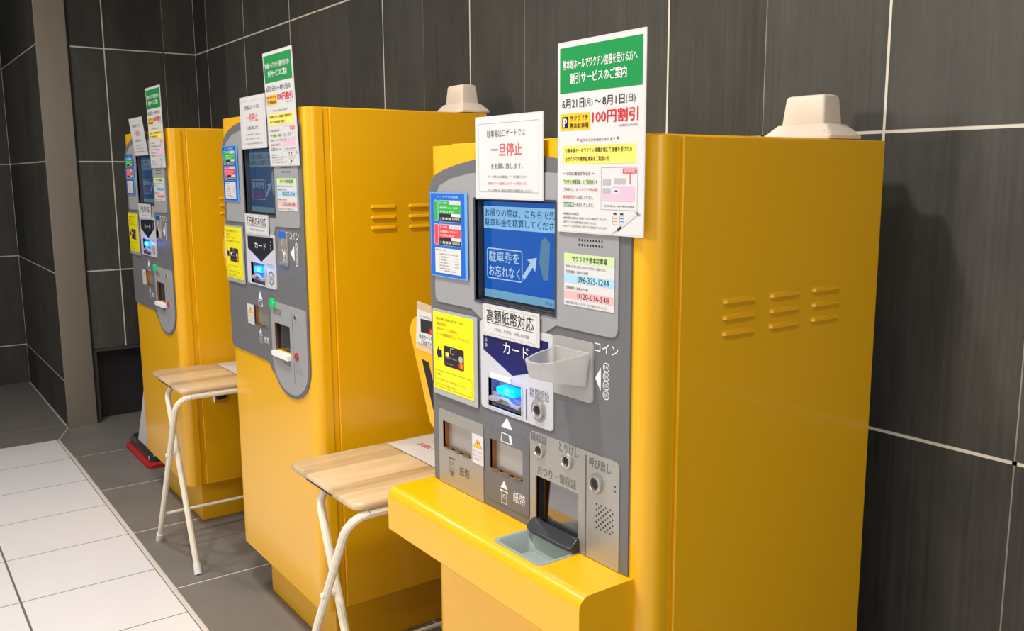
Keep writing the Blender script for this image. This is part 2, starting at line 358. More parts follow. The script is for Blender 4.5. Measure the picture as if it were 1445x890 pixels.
# ------------------------------------------------------------------ machines
def louver(root, y0, y1, z):
    b = B(); n = 5; W = root['w']; loops = []
    for t in (0, .06, .94, 1):
        k = .25 if t in (0, 1) else 1
        y = y0 + (y1 - y0) * t
        loops.append([(W - .001, y, z + .004)] + [(W + .0055 * k * math.sin(a), y, z + .004 - .009 * (1 - math.cos(a))) for a in (.3, .6, 1.0, 1.5)] + [(W + .004 * k, y, z - .0052), (W - .001, y, z - .005)])
    b.loft([list(reversed(l)) for l in loops], YEL); return b.obj('vent_louver', root)
def side_reader(root, z1, yc):
    """sloping yellow reader box hung on the left flank"""
    P = [(0, z1 - .25), (-.034, z1 - .252), (-.062, z1 - .235)] + arc(-.104, z1 - .04, .04, 180, 90, 6) + [(0, z1 - .001)]
    b = B(); b.prism([(x, z) for x, z in reversed(P)], yc, yc + .09, YEL); o = b.obj('side_reader', root, bevel=.004)
    s = B(); s.prism([(-.088, z1 - .094), (-.06, z1 - .097), (-.012, z1 - .205), (-.036, z1 - .205), (-.043, z1 - .2)], yc - .0012, yc, BLACK); s.obj('reader_slot', o)
    p = B(); p.prism([(-.108, z1 - .057), (-.02, z1 - .063), (-.016, z1 + .012), (-.1, z1 + .018)], yc - .003, yc - .0024, PAPER)
    p.prism([(-.111, z1 - .072), (-.018, z1 - .077), (-.014, z1 + .03), (-.102, z1 + .036)], yc - .0022, yc - .0017, CLEAR)
    p.rect(-.086, -.03, z1 - .032, z1 - .002, yc - .0033, INK); p.disc(-.042, z1 - .026, .007, yc - .0035, RED); p.disc(-.035, z1 - .026, .006, yc - .0036, ORANGE)
    p.text('カード決済はこちら', -.09, -.025, z1 + .001, z1 + .006, yc - .0034, GINK)
    p.text('専用カードを', -.094, -.035, z1 - .047, z1 - .037, yc - .0034, NAVY); p.text('ご利用下さい', -.085, -.03, z1 - .06, z1 - .05, yc - .0034, NAVY)
    p.obj('paper_note', o)
def button(parent, x, z, r, y, name='push_button', m=None):
    b = B(); b.lathe([(r, y), (r, y - .002), (r * .93, y - .005), (r * .72, y - .006), (r * .6, y - .005), (r * .56, y + .001)], x, z, m or METAL, caps=False)
    b.lathe([(r * .57, y - .0005), (r * .57, y - .0012)], x, z, CHAR); b.lathe([(r * .36, y - .0012), (r * .3, y - .0022)], x, z, DBLK)
    return b.obj(name, parent)
def cabinet(root, W, H, D, zb, r, door_d, win):
    """door with rounded vertical edges (window cut for the panel), body, plinth, side seam"""
    x0, x1, z0, z1 = win; d = B(); n = 6
    def col(a, c): return [(a, door_d), (a, 0), (c, 0), (c, door_d)]
    left = [(x0, door_d), (x0, 0)] + [(r - r * math.sin(math.radians(t)), r - r * math.cos(math.radians(t))) for t in range(0, 91, 10)] + [(0, door_d)]
    right = [(W - p[0], p[1]) for p in left]
    right = [(x1, door_d), (x1, 0)] + right[2:]
    d.prism(left, zb, H, YEL, 'z'); d.prism(right, zb, H, YEL, 'z')
    d.box(x0, x1, 0, door_d, z1, H, YEL); d.box(x0, x1, 0, door_d, zb, z0, YEL)
    do = d.obj('door', root, smooth=40)
    c = B(); c.box(.006, W - .006, door_d + .001, door_d + .02, zb + .002, H - .001, YEL)
    c.box(0, W, door_d + .02, D, zb, H, YEL); co = c.obj('cabinet', root, bevel=.0025)
    t = B(); t.box(.05, W - .05, .03, D - .02, H - .001, H + .0045, YEL); t.obj('top_lid', root, bevel=.002)
    return do, co

def card_reader(panel, x0, x1, z0, z1, y):
    b = B(); b.recess(x0, x1, z0, z1, y, y + .024, mat('reader_inner', (.36, .36, .5), .4), mat('reader_inner', (.36, .36, .5), .4)); b.frame(x0 - .003, x1 + .003, z0 - .003, z1 + .003, .003, y - .001, CARDW)
    w = x1 - x0; h = z1 - z0
    b.box(x0 + .03 * w, x0 + .99 * w, y + .006, y + .022, z0 + .14 * h, z0 + .5 * h, LGREY)
    o = b.obj('card_reader', panel)
    l = B(); l.prism([(p[0], p[1]) for p in rrect(x0 + .32 * w, x0 + .88 * w, z0 + .56 * h, z0 + .84 * h, .008)], y - .006, y + .012, LED); l.obj('led_bar', o, bevel=.002)
    l = B(); l.box(x0 + .24 * w, x0 + .95 * w, y + .004, y + .016, z0 + .49 * h, z0 + .6 * h, LEDB); l.obj('card_slot', o)
    g = B(); P = [(x0 + .04 * w, z0 + .2 * h), (x0 + .3 * w, z0 + .22 * h), (x0 + .42 * w, z0 + .36 * h), (x0 + .62 * w, z0 + .36 * h), (x0 + .72 * w, z0 + .2 * h), (x0 + .95 * w, z0 + .18 * h), (x0 + .95 * w, z0 + .3 * h), (x0 + .76 * w, z0 + .34 * h), (x0 + .64 * w, z0 + .47 * h), (x0 + .38 * w, z0 + .47 * h), (x0 + .28 * w, z0 + .36 * h), (x0 + .04 * w, z0 + .36 * h)]
    g.prism(P, y - .004, y + .008, LGREY); g.obj('card_guide', o, bevel=.0015)
    return o
def bill_slot(panel, x0, x1, z0, z1, y, name='bill_slot'):
    b = B(); b.recess(x0, x1, z0, z1, y, y + .009, CHAR, METAL)
    b.box(x0 + .0065, x0 + .0085, y + .001, y + .009, z0 + .003, z1, COPPER); b.box(x0, x0 + .001, y - .0008, y + .001, z0, z1, COPPER)
    for k in range(3): b.box(x0 + .006 + k * (x1 - x0) / 3, x0 + (k + .8) * (x1 - x0) / 3, y - .002, y + .005, z0 - .0005, z0 + .0015, COPPER)
    return b.obj(name, panel)
def note_icon(b, x, z, k, y, m, up):      # banknote with an arrow
    b.rect(x - .013 * k, x + .013 * k, z + .010 * k, z + .013 * k, y, m); b.frame(x - .009 * k, x + .009 * k, z - .013 * k, z + .011 * k, .0012 * k, y, m)
    b.ring(x, z + .001 * k, .0032 * k, .0044 * k, y, m, 12)
    if up: b.poly([(x - .012 * k, z + .017 * k), (x + .012 * k, z + .017 * k), (x, z + .033 * k)], y, m)
    else: b.poly([(x - .011 * k, z - .017 * k), (x, z - .03 * k), (x + .011 * k, z - .017 * k)], y, m)
def warn_sticker(panel, x0, x1, z0, z1, y):
    b = B(); b.prism(rrect(x0, x1, z0, z1, .001), y - .0006, y, PAPER); c = (x0 + x1) / 2; h = z1 - z0; t = z1 - .14 * h
    b.poly([(c - .4 * (x1 - x0), t - .3 * h), (c + .4 * (x1 - x0), t - .3 * h), (c, t)], y - .0008, INK)
    b.poly([(c - .36 * (x1 - x0), t - .29 * h), (c + .36 * (x1 - x0), t - .29 * h), (c, t - .03 * h)], y - .001, OYEL)
    b.text('!', c - .03 * (x1 - x0), c + .03 * (x1 - x0), t - .26 * h, t - .1 * h, y - .0012, INK)
    for k, s in enumerate(('手を挟まれ', 'ないように', 'ご注意下さい')): b.text(s, x0 + .1 * (x1 - x0), x1 - .1 * (x1 - x0), z0 + (.38 - .13 * k) * h, z0 + (.46 - .13 * k) * h, y - .0009, LINK)
    return tag(b.obj('warning_sticker', panel), 'small white sticker with yellow warning triangle')
def phone_sticker(panel, x0, x1, z0, z1, y):
    b = B(); w = x1 - x0; h = z1 - z0; b.prism(rrect(x0, x1, z0, z1, .001), y - .0008, y, PAPER); f = lambda a, c, p, q, m: b.rect(x0 + a * w, x0 + c * w, z0 + p * h, z0 + q * h, y - .001, m)
    f(.0, 1, .82, 1, LGRN); f(.0, 1, .44, .6, LBLUE); f(0, 1, .13, .28, LPINK)
    T = lambda s, a, c, p, q, m=INK, bo=0: b.text(s, x0 + a * w, x0 + c * w, z0 + p * h, z0 + q * h, y - .0013, m, bo)
    T('サクラマチ熊本駐車場', .17, .86, .85, .96, INK, .01); T('駐車場に関するお問い合わせは下記までご連絡下さい', .03, .84, .73, .78, GINK)
    T('営業時間内（7時から22時）', .03, .5, .62, .68, INK); T('096-325-1244', .28, .9, .46, .58)
    T('営業時間外（22時から7時）', .03, .5, .31, .37, INK); T('0120-036-548', .28, .9, .15, .26)
    T('※間違い電話が増えています。おかけ間違いのないように', .03, .86, .03, .08, GINK)
    return tag(b.obj('telephone_sticker', panel), 'white sticker with two telephone numbers on blue and pink bands')
def screen(panel, x0, x1, z0, z1, y, rec, frame, dim):
    """recessed display; x0..z1 the opening, frame the thickness of the rim seen around it"""
    A, L_, T_, W_, G_, F_ = (DSCR, DSCRL, DSCRT, DSCRW, DSCRW, DSCRL) if dim else (SCR, SCRL, SCRT, SCRW, SCRG, SCRF)
    b = B(); b.recess(x0, x1, z0, z1, y, y + rec, GFRAME, DBLK); b.frame(x0 - .004, x1 + .004, z0 - .004, z1 + .004, .004, y - .0015, GFRAME)
    o = b.obj('display', panel); s = B(); ys = y + rec - .001; a, c, p, q = x0 + .004, x1 - .003, z0 + .006, z1 - .003; w = c - a; h = q - p
    s.rect(a, c, p, q, ys, A); X = lambda t: a + t * w; Z = lambda t: p + t * h
    s.rect(a, c, Z(.72), Z(.95), ys - .0004, L_); s.rect(a, c, p, Z(.085), ys - .0004, F_)
    s.text('お帰りの際は、こちらで先に', X(.02), X(.99), Z(.845), Z(.925), ys - .0008, T_, .012); s.text('駐車料金を精算してください', X(.02), X(.985), Z(.745), Z(.825), ys - .0008, T_, .012)
    s.frame(X(.04), X(.52), Z(.2), Z(.52), .0022, ys - .0006, W_, .006)
    s.text('駐車券を', X(.07), X(.48), Z(.38), Z(.49), ys - .0008, W_, .014); s.text('お忘れなく', X(.07), X(.49), Z(.23), Z(.34), ys - .0008, DSCRR if dim else W_, .014)
    s.poly([(X(.52), Z(.27)), (X(.54), Z(.23)), (X(.65), Z(.37)), (X(.68), Z(.33)), (X(.7), Z(.47)), (X(.58), Z(.44)), (X(.62), Z(.41))], ys - .0007, W_)
    s.poly([(X(.73), Z(.42)), (X(.78), Z(.26)), (X(.84), Z(.26)), (X(.86), Z(.62)), (X(.8), Z(.68)), (X(.75), Z(.63))], ys - .0005, G_)
    s.text('7月29日(木)', X(.8), X(.98), Z(.015), Z(.06), ys - .0008, A)
    s.obj('screen', o); return o
def coin_ring(b, x, zs, r, y, m):
    for z, t in zip(zs, ('10', '50', '100', '500')):
        b.ring(x, z, r * .82, r, y, m, 18); b.text(t, x - r * .5, x + r * .5, z - r * .42, z + r * .42, y, m)

def old_machine(x, label):
    """taller machine without a shelf; control panel with a rounded tongue at its lower right"""
    W, H, D, zb = .669, 1.579, .572, .177
    root = empty('parking_payment_machine', (x, -.717, 0), label, 'payment machine', 'yellow parking payment machines in a row'); root['w'] = W
    cabinet(root, W, H, D, zb, .032, .05, (.05, .61, .9, 1.5))
    b = B(); b.box(.077, W - .077, .067, D - .05, 0, zb, YEL); b.obj('plinth', root, bevel=.002)
    for y0 in (.183, .302, .42):
        for z in (1.317, 1.288, 1.259): louver(root, y0, y0 + .078, z)
    # control panel
    ell = lambda cx, cz, a, c, t0, t1, n: [(cx + a * math.cos(math.radians(t0 + (t1 - t0) * i / n)), cz + c * math.sin(math.radians(t0 + (t1 - t0) * i / n))) for i in range(n + 1)]
    R = .646
    out = [(.013, .875)] + arc(.037, .876, .024, 195, 268, 4) + [(.30, .852), (.335, .850), (.352, .844), (.362, .83)] + ell(.506, .875, .14, .103, 212, 360, 14)
    out += [(R, 1.525)] + arc(R - .03, 1.525, .03, 10, 60, 3) + [(.56, 1.561), (.45, 1.567), (.33, 1.568), (.197, 1.562), (.13, 1.553), (.075, 1.539), (.035, 1.517), (.014, 1.485)]
    disp = (.211, .453, 1.289, 1.482); rd = (.237, .349, 1.082, 1.145); sl = (.238, .35, .953, 1.012); og = (.406, .518, .896, .98)
    H_ = [rrect(*disp, 0), rrect(*rd, 0), rrect(*sl, 0), rrect(*og, 0)]
    p = B(); p.plate(out, H_, -.004, 0, DGREY); Y = -.0042
    p.text('コイン', .543, .609, 1.229, 1.25, Y, WHITE); p.poly([(.546, 1.191), (.574, 1.17), (.574, 1.212)], Y, WHITE)
    p.frame(.582, .598, 1.157, 1.222, .0015, Y, WHITE, .008); coin_ring(p, .59, (1.213, 1.198, 1.182, 1.166), .0075, Y, WHITE)
    p.poly([(.278, 1.035), (.312, 1.035), (.295, 1.06)], Y, WHITE); p.frame(.277, .309, 1.013, 1.032, .002, Y, WHITE); p.poly([(.303, 1.013), (.312, 1.013), (.309, 1.032)], Y, WHITE)
    note_icon(p, .283, .913, .95, Y, WHITE, True); p.text('紙幣', .312, .35, .905, .925, Y, WHITE)
    pan = p.obj('control_panel', root)
    u = B(); bz = [(.037, 1.285)] + arc(.045, 1.272, .012, 190, 270, 3) + [(.2, 1.262), (.215, 1.24), (.232, 1.232), (.42, 1.232), (.437, 1.24), (.447, 1.26)] + arc(.612, 1.274, .012, 270, 360, 3) + [(.624, 1.5), (.6, 1.53), (.5, 1.541), (.4, 1.545), (.3, 1.544), (.2, 1.538), (.12, 1.526), (.06, 1.503), (.04, 1.47)]
    u.plate(bz, [rrect(*disp, 0)], -.006, -.004, LGREY)
    for i in range(9):
        for z in (1.424, 1.412): u.disc(.51 + i * .0085, z, .0025, -.0062, DBLK, 8)
    u.obj('upper_bezel', pan)
    screen(pan, *disp, -.006, .02, .03, True)
    phone_sticker(pan, .477, .615, 1.307, 1.395, -.0062)
    c = B(); c.plate(rrect(.202, .436, 1.077, 1.236, .009), [rrect(*rd, 0)], -.0065, -.004, CARDW)
    c.poly([(.217, 1.222), (.217, 1.185), (.325, 1.15), (.427, 1.193), (.427, 1.226)], -.0068, DNAVY); c.text('カード', .275, .372, 1.188, 1.207, -.007, WHITE)
    for z in (1.213, 1.204, 1.195): c.disc(.407, z, .003, -.007, LINK, 8)
    c.rect(.363, .365, 1.085, 1.14, -.0067, GINK); c.text('精算開始', .37, .428, 1.135, 1.149, -.0067, LINK); c.ring(.398, 1.108, .016, .021, -.0067, GINK); c.text('取消', .388, .408, 1.1, 1.115, -.0067, GINK)
    c.obj('card_plate', pan); card_reader(pan, *rd, -.0065)
    bill_slot(pan, *sl, -.004); warn_sticker(pan, .178, .234, .948, 1.01, -.0042)
    k = B(); k.prism(rrect(.468, .534, 1.153, 1.25, .005), -.009, -.004, METAL); k.rect(.474, .528, 1.23, 1.249, -.0094, BLUE)
    k.prism(arc(.5, 1.178, .02, 0, 340, 16), -.014, -.009, CHROME); k.box(.494, .505, -.013, -.009, 1.185, 1.228, CHROME); k.obj('coin_slot', pan, bevel=.001)
    q = B(); RP = [(.378, 1.035)] + ell(.5075, .875, .1295, .092, 180, 360, 16) + [(.637, 1.03), (.63, 1.04), (.386, 1.042)]
    q.plate(RP, [rrect(*og, 0)], -.0055, -.004, LGREY); yq = -.0058
    q.text('領収証', .402, .46, 1.003, 1.024, yq, GINK); q.rect(.539, .541, .82, 1.02, yq, GINK); q.text('おつり・領収証', .395, .515, .866, .882, yq, GINK, .01)
    for i in range(6): q.rect(.553, .617, .93 + i * .012, .9312 + i * .012, yq, LINK)
    q.text('呼び出し', .56, .62, .99, .997, yq, LINK); q.text('呼び出し', .545, .6, .873, .882, yq, LINK)
    for i in range(5):
        for j in range(2): q.disc(.555 + i * .01, .856 + j * .009, .0018, yq, GINK, 8)
    q.obj('receipt_plate', pan)
    s = B(); s.recess(*og, -.0055, .03, CHAR, DBLK); s.box(og[0] - .004, og[1] + .004, -.018, .0, og[2] - .012, og[2] + .002, WHITE); s.rect(og[0] + .02, og[1], og[2] + .01, og[3], .004, CHAR)
    s.box(og[0], og[0] + .0015, -.006, 0, og[2], og[3], COPPER); s.obj('change_outlet', pan)
    g = B(); g.lathe([(.016, -.0055), (.016, -.011), (.012, -.014)], .403, 1.035, GLED); tag(g.obj('green_button', pan), 'green push button')
    g = B(); g.lathe([(.011, -.0055), (.011, -.009), (.009, -.0105)], .565, .902, REDB); tag(g.obj('red_button', pan), 'red push button')
    g = B(); g.lathe([(.007, -.0055), (.007, -.008), (.004, -.0085)], .566, 1.014, CHROME); g.disc(.566, 1.014, .003, -.0087, DBLK, 10); g.obj('keyhole', pan)
    # chrome lock on the right flank
    l = B(); l.prism([(p_[0], p_[1]) for p_ in rrect(.112, .172, .505, .556, .01)], W, W + .012, CHROME, 'x'); l.prism(rrect(.122, .162, .52, .545, .005), W + .012, W + .018, BLACK, 'x'); l.obj('side_lock', root, bevel=.003)
    side_reader(root, 1.2, .03)
    return root

def new_machine(x, label):
    """shorter machine with the protruding shelf"""
    W, H, D, zb = .66, 1.46, .594, .1
    root = empty('parking_payment_machine', (x, -.714, 0), label, 'payment machine', 'yellow parking payment machines in a row'); root['w'] = W
    cabinet(root, W, H, D, zb, .036, .042, (.05, .59, .758, 1.40))
    b = B(); b.box(.05, W - .05, .06, D - .05, 0, zb, YEL); b.obj('plinth', root, bevel=.002)
    for y0 in (.16, .278, .394):
        for z in (1.199, 1.1725, 1.146): louver(root, y0, y0 + .08, z)
    disp = (.188, .434, 1.164, 1.356); rd = (.229, .336, .963, 1.018); s1 = (.056, .16, .836, .893); s2 = (.23, .337, .837, .896); og = (.378, .498, .762, .862)
    HL = [rrect(*q, 0) for q in (disp, rd, s1, s2, og)]
    out = [(.016, .757), (.62, .757), (.618, 1.36)] + arc(.588, 1.36, .03, 0, 60, 3)[1:] + [(.56, 1.407), (.49, 1.423), (.40, 1.433), (.30, 1.436), (.24, 1.434), (.185, 1.431), (.12, 1.422), (.07, 1.412), (.04, 1.403), (.022, 1.39), (.013, 1.365)]
    p = B(); p.plate(out, HL, -.004, 0, DGREY); Y = -.0042
    p.text('コイン', .535, .592, 1.116, 1.133, Y, WHITE); p.poly([(.537, 1.072), (.551, 1.053), (.551, 1.092)], Y, WHITE); coin_ring(p, .564, (1.094, 1.079, 1.064, 1.048), .0078, Y, WHITE)
    p.poly([(.267, .928), (.304, .928), (.286, .949)], Y, WHITE);
    pan = p.obj('control_panel', root)
    u = B(); bz = arc(.05, 1.159, .015, 180, 270, 3) + [(.17, 1.144), (.19, 1.135), (.21, 1.127), (.4, 1.127), (.42, 1.137), (.435, 1.146)] + arc(.577, 1.16, .015, 270, 360, 3) + [(.592, 1.345), (.575, 1.372), (.52, 1.395), (.45, 1.404), (.35, 1.409), (.25, 1.409), (.17, 1.405), (.1, 1.395), (.06, 1.382), (.036, 1.355)]
    u.plate(bz, [rrect(*disp, 0)], -.006, -.004, LGREY)
    for i in range(9):
        for z in (1.2965, 1.2885): u.disc(.497 + i * .007, z, .0022, -.0062, DBLK, 8)
    u.obj('upper_bezel', pan)
    screen(pan, *disp, -.006, .019, .03, False)
    phone_sticker(pan, .459, .584, 1.186, 1.273, -.0062)
    c = B(); c.plate(rrect(.203, .429, .955, 1.128, .009), [rrect(*rd, 0)], -.0065, -.004, CARDW)
    c.poly([(.213, 1.112), (.213, 1.07), (.308, 1.034), (.385, 1.055), (.416, 1.074), (.416, 1.114)], -.0068, NAVY); c.text('カード', .279, .358, 1.073, 1.094, -.007, WHITE)
    for z in (1.1, 1.09, 1.08): c.ring(.223, z, .002, .0032, -.007, CARDW, 10)
    c.rect(.349, .353, .96, 1.018, -.0067, GINK); c.text('精算開始', .361, .418, 1.005, 1.024, -.0067, GINK)
    c.obj('card_plate', pan); card_reader(pan, *rd, -.0065); c = B(); c.box(.238, .305, -.0095, -.0065, 1.019, 1.028, WHITE); c.obj('reader_hood', pan)
    c = B(); c.ring(.388, .986, .0, .0225, -.0067, LGREY); c.obj('button_collar', pan)
    button(pan, .388, .986, .0165, -.0068)
    f = B(); f.plate(rrect(.038, .206, .757, .917, (0, .0, .008, .008)), [rrect(*s1, 0)], -.0055, -.004, SILVER); note_icon(f, .088, .807, .95, -.0058, GINK, False); f.text('紙幣', .118, .155, .79, .81, -.0058, GINK, .01); f.obj('bill_return_plate', pan)
    f = B(); f.plate(rrect(.211, .357, .773, .919, .009), [rrect(*s2, 0)], -.0055, -.004, DGREY); note_icon(f, .277, .79, 1.0, -.0058, WHITE, True)
    for a_, c_ in (((.268, .9), (.298, .9)), ((.298, .9), (.294, .917)), ((.294, .917), (.271, .917)), ((.271, .917), (.268, .9))): f.line(*a_, *c_, .0017, -.0058, WHITE)
    f.poly([(.298, .9), (.306, .9), (.301, .917), (.295, .917)], -.0058, WHITE); f.text('紙幣', .307, .345, .79, .812, -.0058, WHITE); f.obj('bill_insert_plate', pan)
    bill_slot(pan, *s1, -.0055); bill_slot(pan, *s2, -.0055); warn_sticker(pan, .168, .208, .832, .892, -.0058)
    f = B(); f.plate(rrect(.36, .6, .757, .943, (0, 0, .012, .009)), [rrect(*og, 0)], -.0056, -.004, SILVER); yf = -.006
    f.rect(.5155, .5185, .757, .936, yf, GINK); f.text('領収証', .362, .41, .925, .941, yf, GINK); f.text('とりけし', .445, .498, .925, .942, yf, GINK); f.text('おつり・領収証', .383, .492, .866, .884, yf, GINK); f.text('呼び出し', .526, .58, .918, .936, yf, GINK)
    for z in (.893, .901): f.disc(.59, z, .0018, yf, INK, 8)
    for i in range(9):
        for j in range(4): f.disc(.545 + j * .0115 + (i % 2) * .0057, .858 - i * .0052, .0017, yf, INK, 8)
    f.obj('button_plate', pan)
    button(pan, .39, .912, .0145, -.0056); button(pan, .468, .912, .0145, -.0056); button(pan, .543, .893, .0175, -.0056, m=SILVER)
    s = B(); s.recess(*og, -.0056, .036, CHAR, DBLK); s.box(og[0], og[0] + .0012, -.0065, -.004, og[2], og[3], COPPER); s.box(og[0] + .001, og[0] + .004, .012, .036, og[2], og[3], COPPER)
    s.add([(og[0] + .018, .006, og[2]), (og[1], .006, og[2]), (og[1], .012, og[3]), (og[0] + .018, .012, og[3])], [(0, 1, 2, 3)], mat('smoked_flap', (.33, .33, .33), .05, metal=.9))
    o = s.obj('change_outlet', pan)
    t = B()      # black curved lip of the outlet
    loops = []
    for xx, k in ((og[0] - .006, .8), (og[0] + .015, 1), (.44, 1.0), (og[1] - .015, 1), (og[1] + .003, .8)):
        zt = og[2] + .012 * (1 + (.5 if k < 1 else 0)); loops.append([(xx, .0, .757), (xx, -.02 * k, .757), (xx, -.03 * k, .763), (xx, -.03 * k, .768), (xx, -.012, zt), (xx, .0, zt + .004)])
    t.loft(loops, CHAR); t.obj('outlet_lip', o, bevel=.002)
    # clear coin chute
    k = B(); k.prism(rrect(.43, .534, 1.028, 1.13, .008), -.0085, -.0042, ACRY); xo = .434
    def lp(yy, xa, xb, za, zt): return [(xa, yy, za), (xb, yy, za), (xb, yy, zt), (xa, yy, zt)]
    top = []; n = 10
    # trough with rounded nose leaning out to the room
    O = [(.438, -.0085)] + [(.444 + .0 * i, -.0085 - .07 * i / 3) for i in range(1, 3)] + [(.452 + .028 * (1 - math.cos(math.radians(a))), -.078 - .018 * math.sin(math.radians(a))) for a in range(0, 91, 15)] + [(.50, -.094), (.513, -.082), (.521, -.06), (.527, -.03), (.53, -.0085)]
    cx, cy = .485, -.045
    def ins(q, t): return [(x_ + (cx - x_) * t, y_ + (cy - y_) * t) for x_, y_ in q]
    zb_, zt_ = 1.052, 1.114
    def zl(y_, base): return base + (.022 * ((-y_) / .095) if base < 1.06 else -.014 * (-y_) / .095)
    I = ins(O, .1); Ob = ins(O, .14)
    loops = [[(x_, y_, zl(y_, zb_) + 0) for x_, y_ in Ob], [(x_, y_, zl(y_, zt_)) for x_, y_ in O], [(x_, y_, zl(y_, zt_)) for x_, y_ in I], [(x_, y_, zl(y_, zb_) + .004) for x_, y_ in ins(Ob, .08)]]
    k.loft(loops, ACRY); tag(k.obj('coin_chute', pan), 'clear frosted plastic coin chute')
    # shelf
    P = [(.0, .658), (.0, .7555), (-.092, .7555)] + arc(-.092, .7335, .022, 90, 180, 6)[1:] + [(-.114, .664), (-.108, .658)]
    q = B(); hole = (.366, .5, -.092, -.003)
    # shelf shell cut for the tray: left part, right part, front and back strips
    q.prism(P, .006, hole[0], YEL, 'x'); q.prism(P, hole[1], .63, YEL, 'x')
    q.prism([(-.003, .658), (0, .658), (0, .7555), (-.003, .7555)], hole[0], hole[1], YEL, 'x')
    q.prism([(-.092, .658), (-.092, .7555)] + arc(-.092, .7335, .022, 90, 180, 6)[1:] + [(-.114, .664), (-.108, .658)], hole[0], hole[1], YEL, 'x')
    q.box(hole[0], hole[1], -.092, -.003, .658, .68, YEL); sh = q.obj('shelf', root, smooth=35)
    t = B(); x0, x1, y0, y1 = hole; z = .7565
    def lpz(d, zz, r): return [(a, c, zz) for a, c in rrect(x0 + d, x1 - d, y0 + d, y1 - d, r)]
    t.loft([lpz(-.003, z - .001, .012), lpz(-.003, z, .012), lpz(.003, z, .012), lpz(.006, z - .003, .012), lpz(.02, z - .032, .01)], TRAY, cap0=False); tag(t.obj('coin_tray', sh), 'grey sunken coin tray')
    side_reader(root, 1.09, .03)
    return root

m_mid = old_machine(3.228, 'yellow payment machine in the middle of the row, between the two folding tables')
m_far = copy_tree(m_mid); m_far.location.x = 1.941; m_far['label'] = 'yellow payment machine at the far end of the row, next to the steel-clad wall end'
m_near = new_machine(4.5095, 'nearest yellow payment machine, the shorter one with a protruding shelf and clear coin chute')
XN, XM, XF = 4.5095, 3.228, 1.941
for gx, gy, gz in ((XN + .29, -.714 - .016, 1.0), (XM + .3, -.717 - .016, 1.125), (XF + .3, -.717 - .016, 1.125)):    # glow of the card readers' blue diodes
    d = bpy.data.lights.new('reader_diode', 'POINT'); d.energy = .22; d.color = (.04, .16, 1); d.shadow_soft_size = .008
    o = bpy.data.objects.new('reader_diode', d); COL.objects.link(o); o.location = (gx, gy, gz)

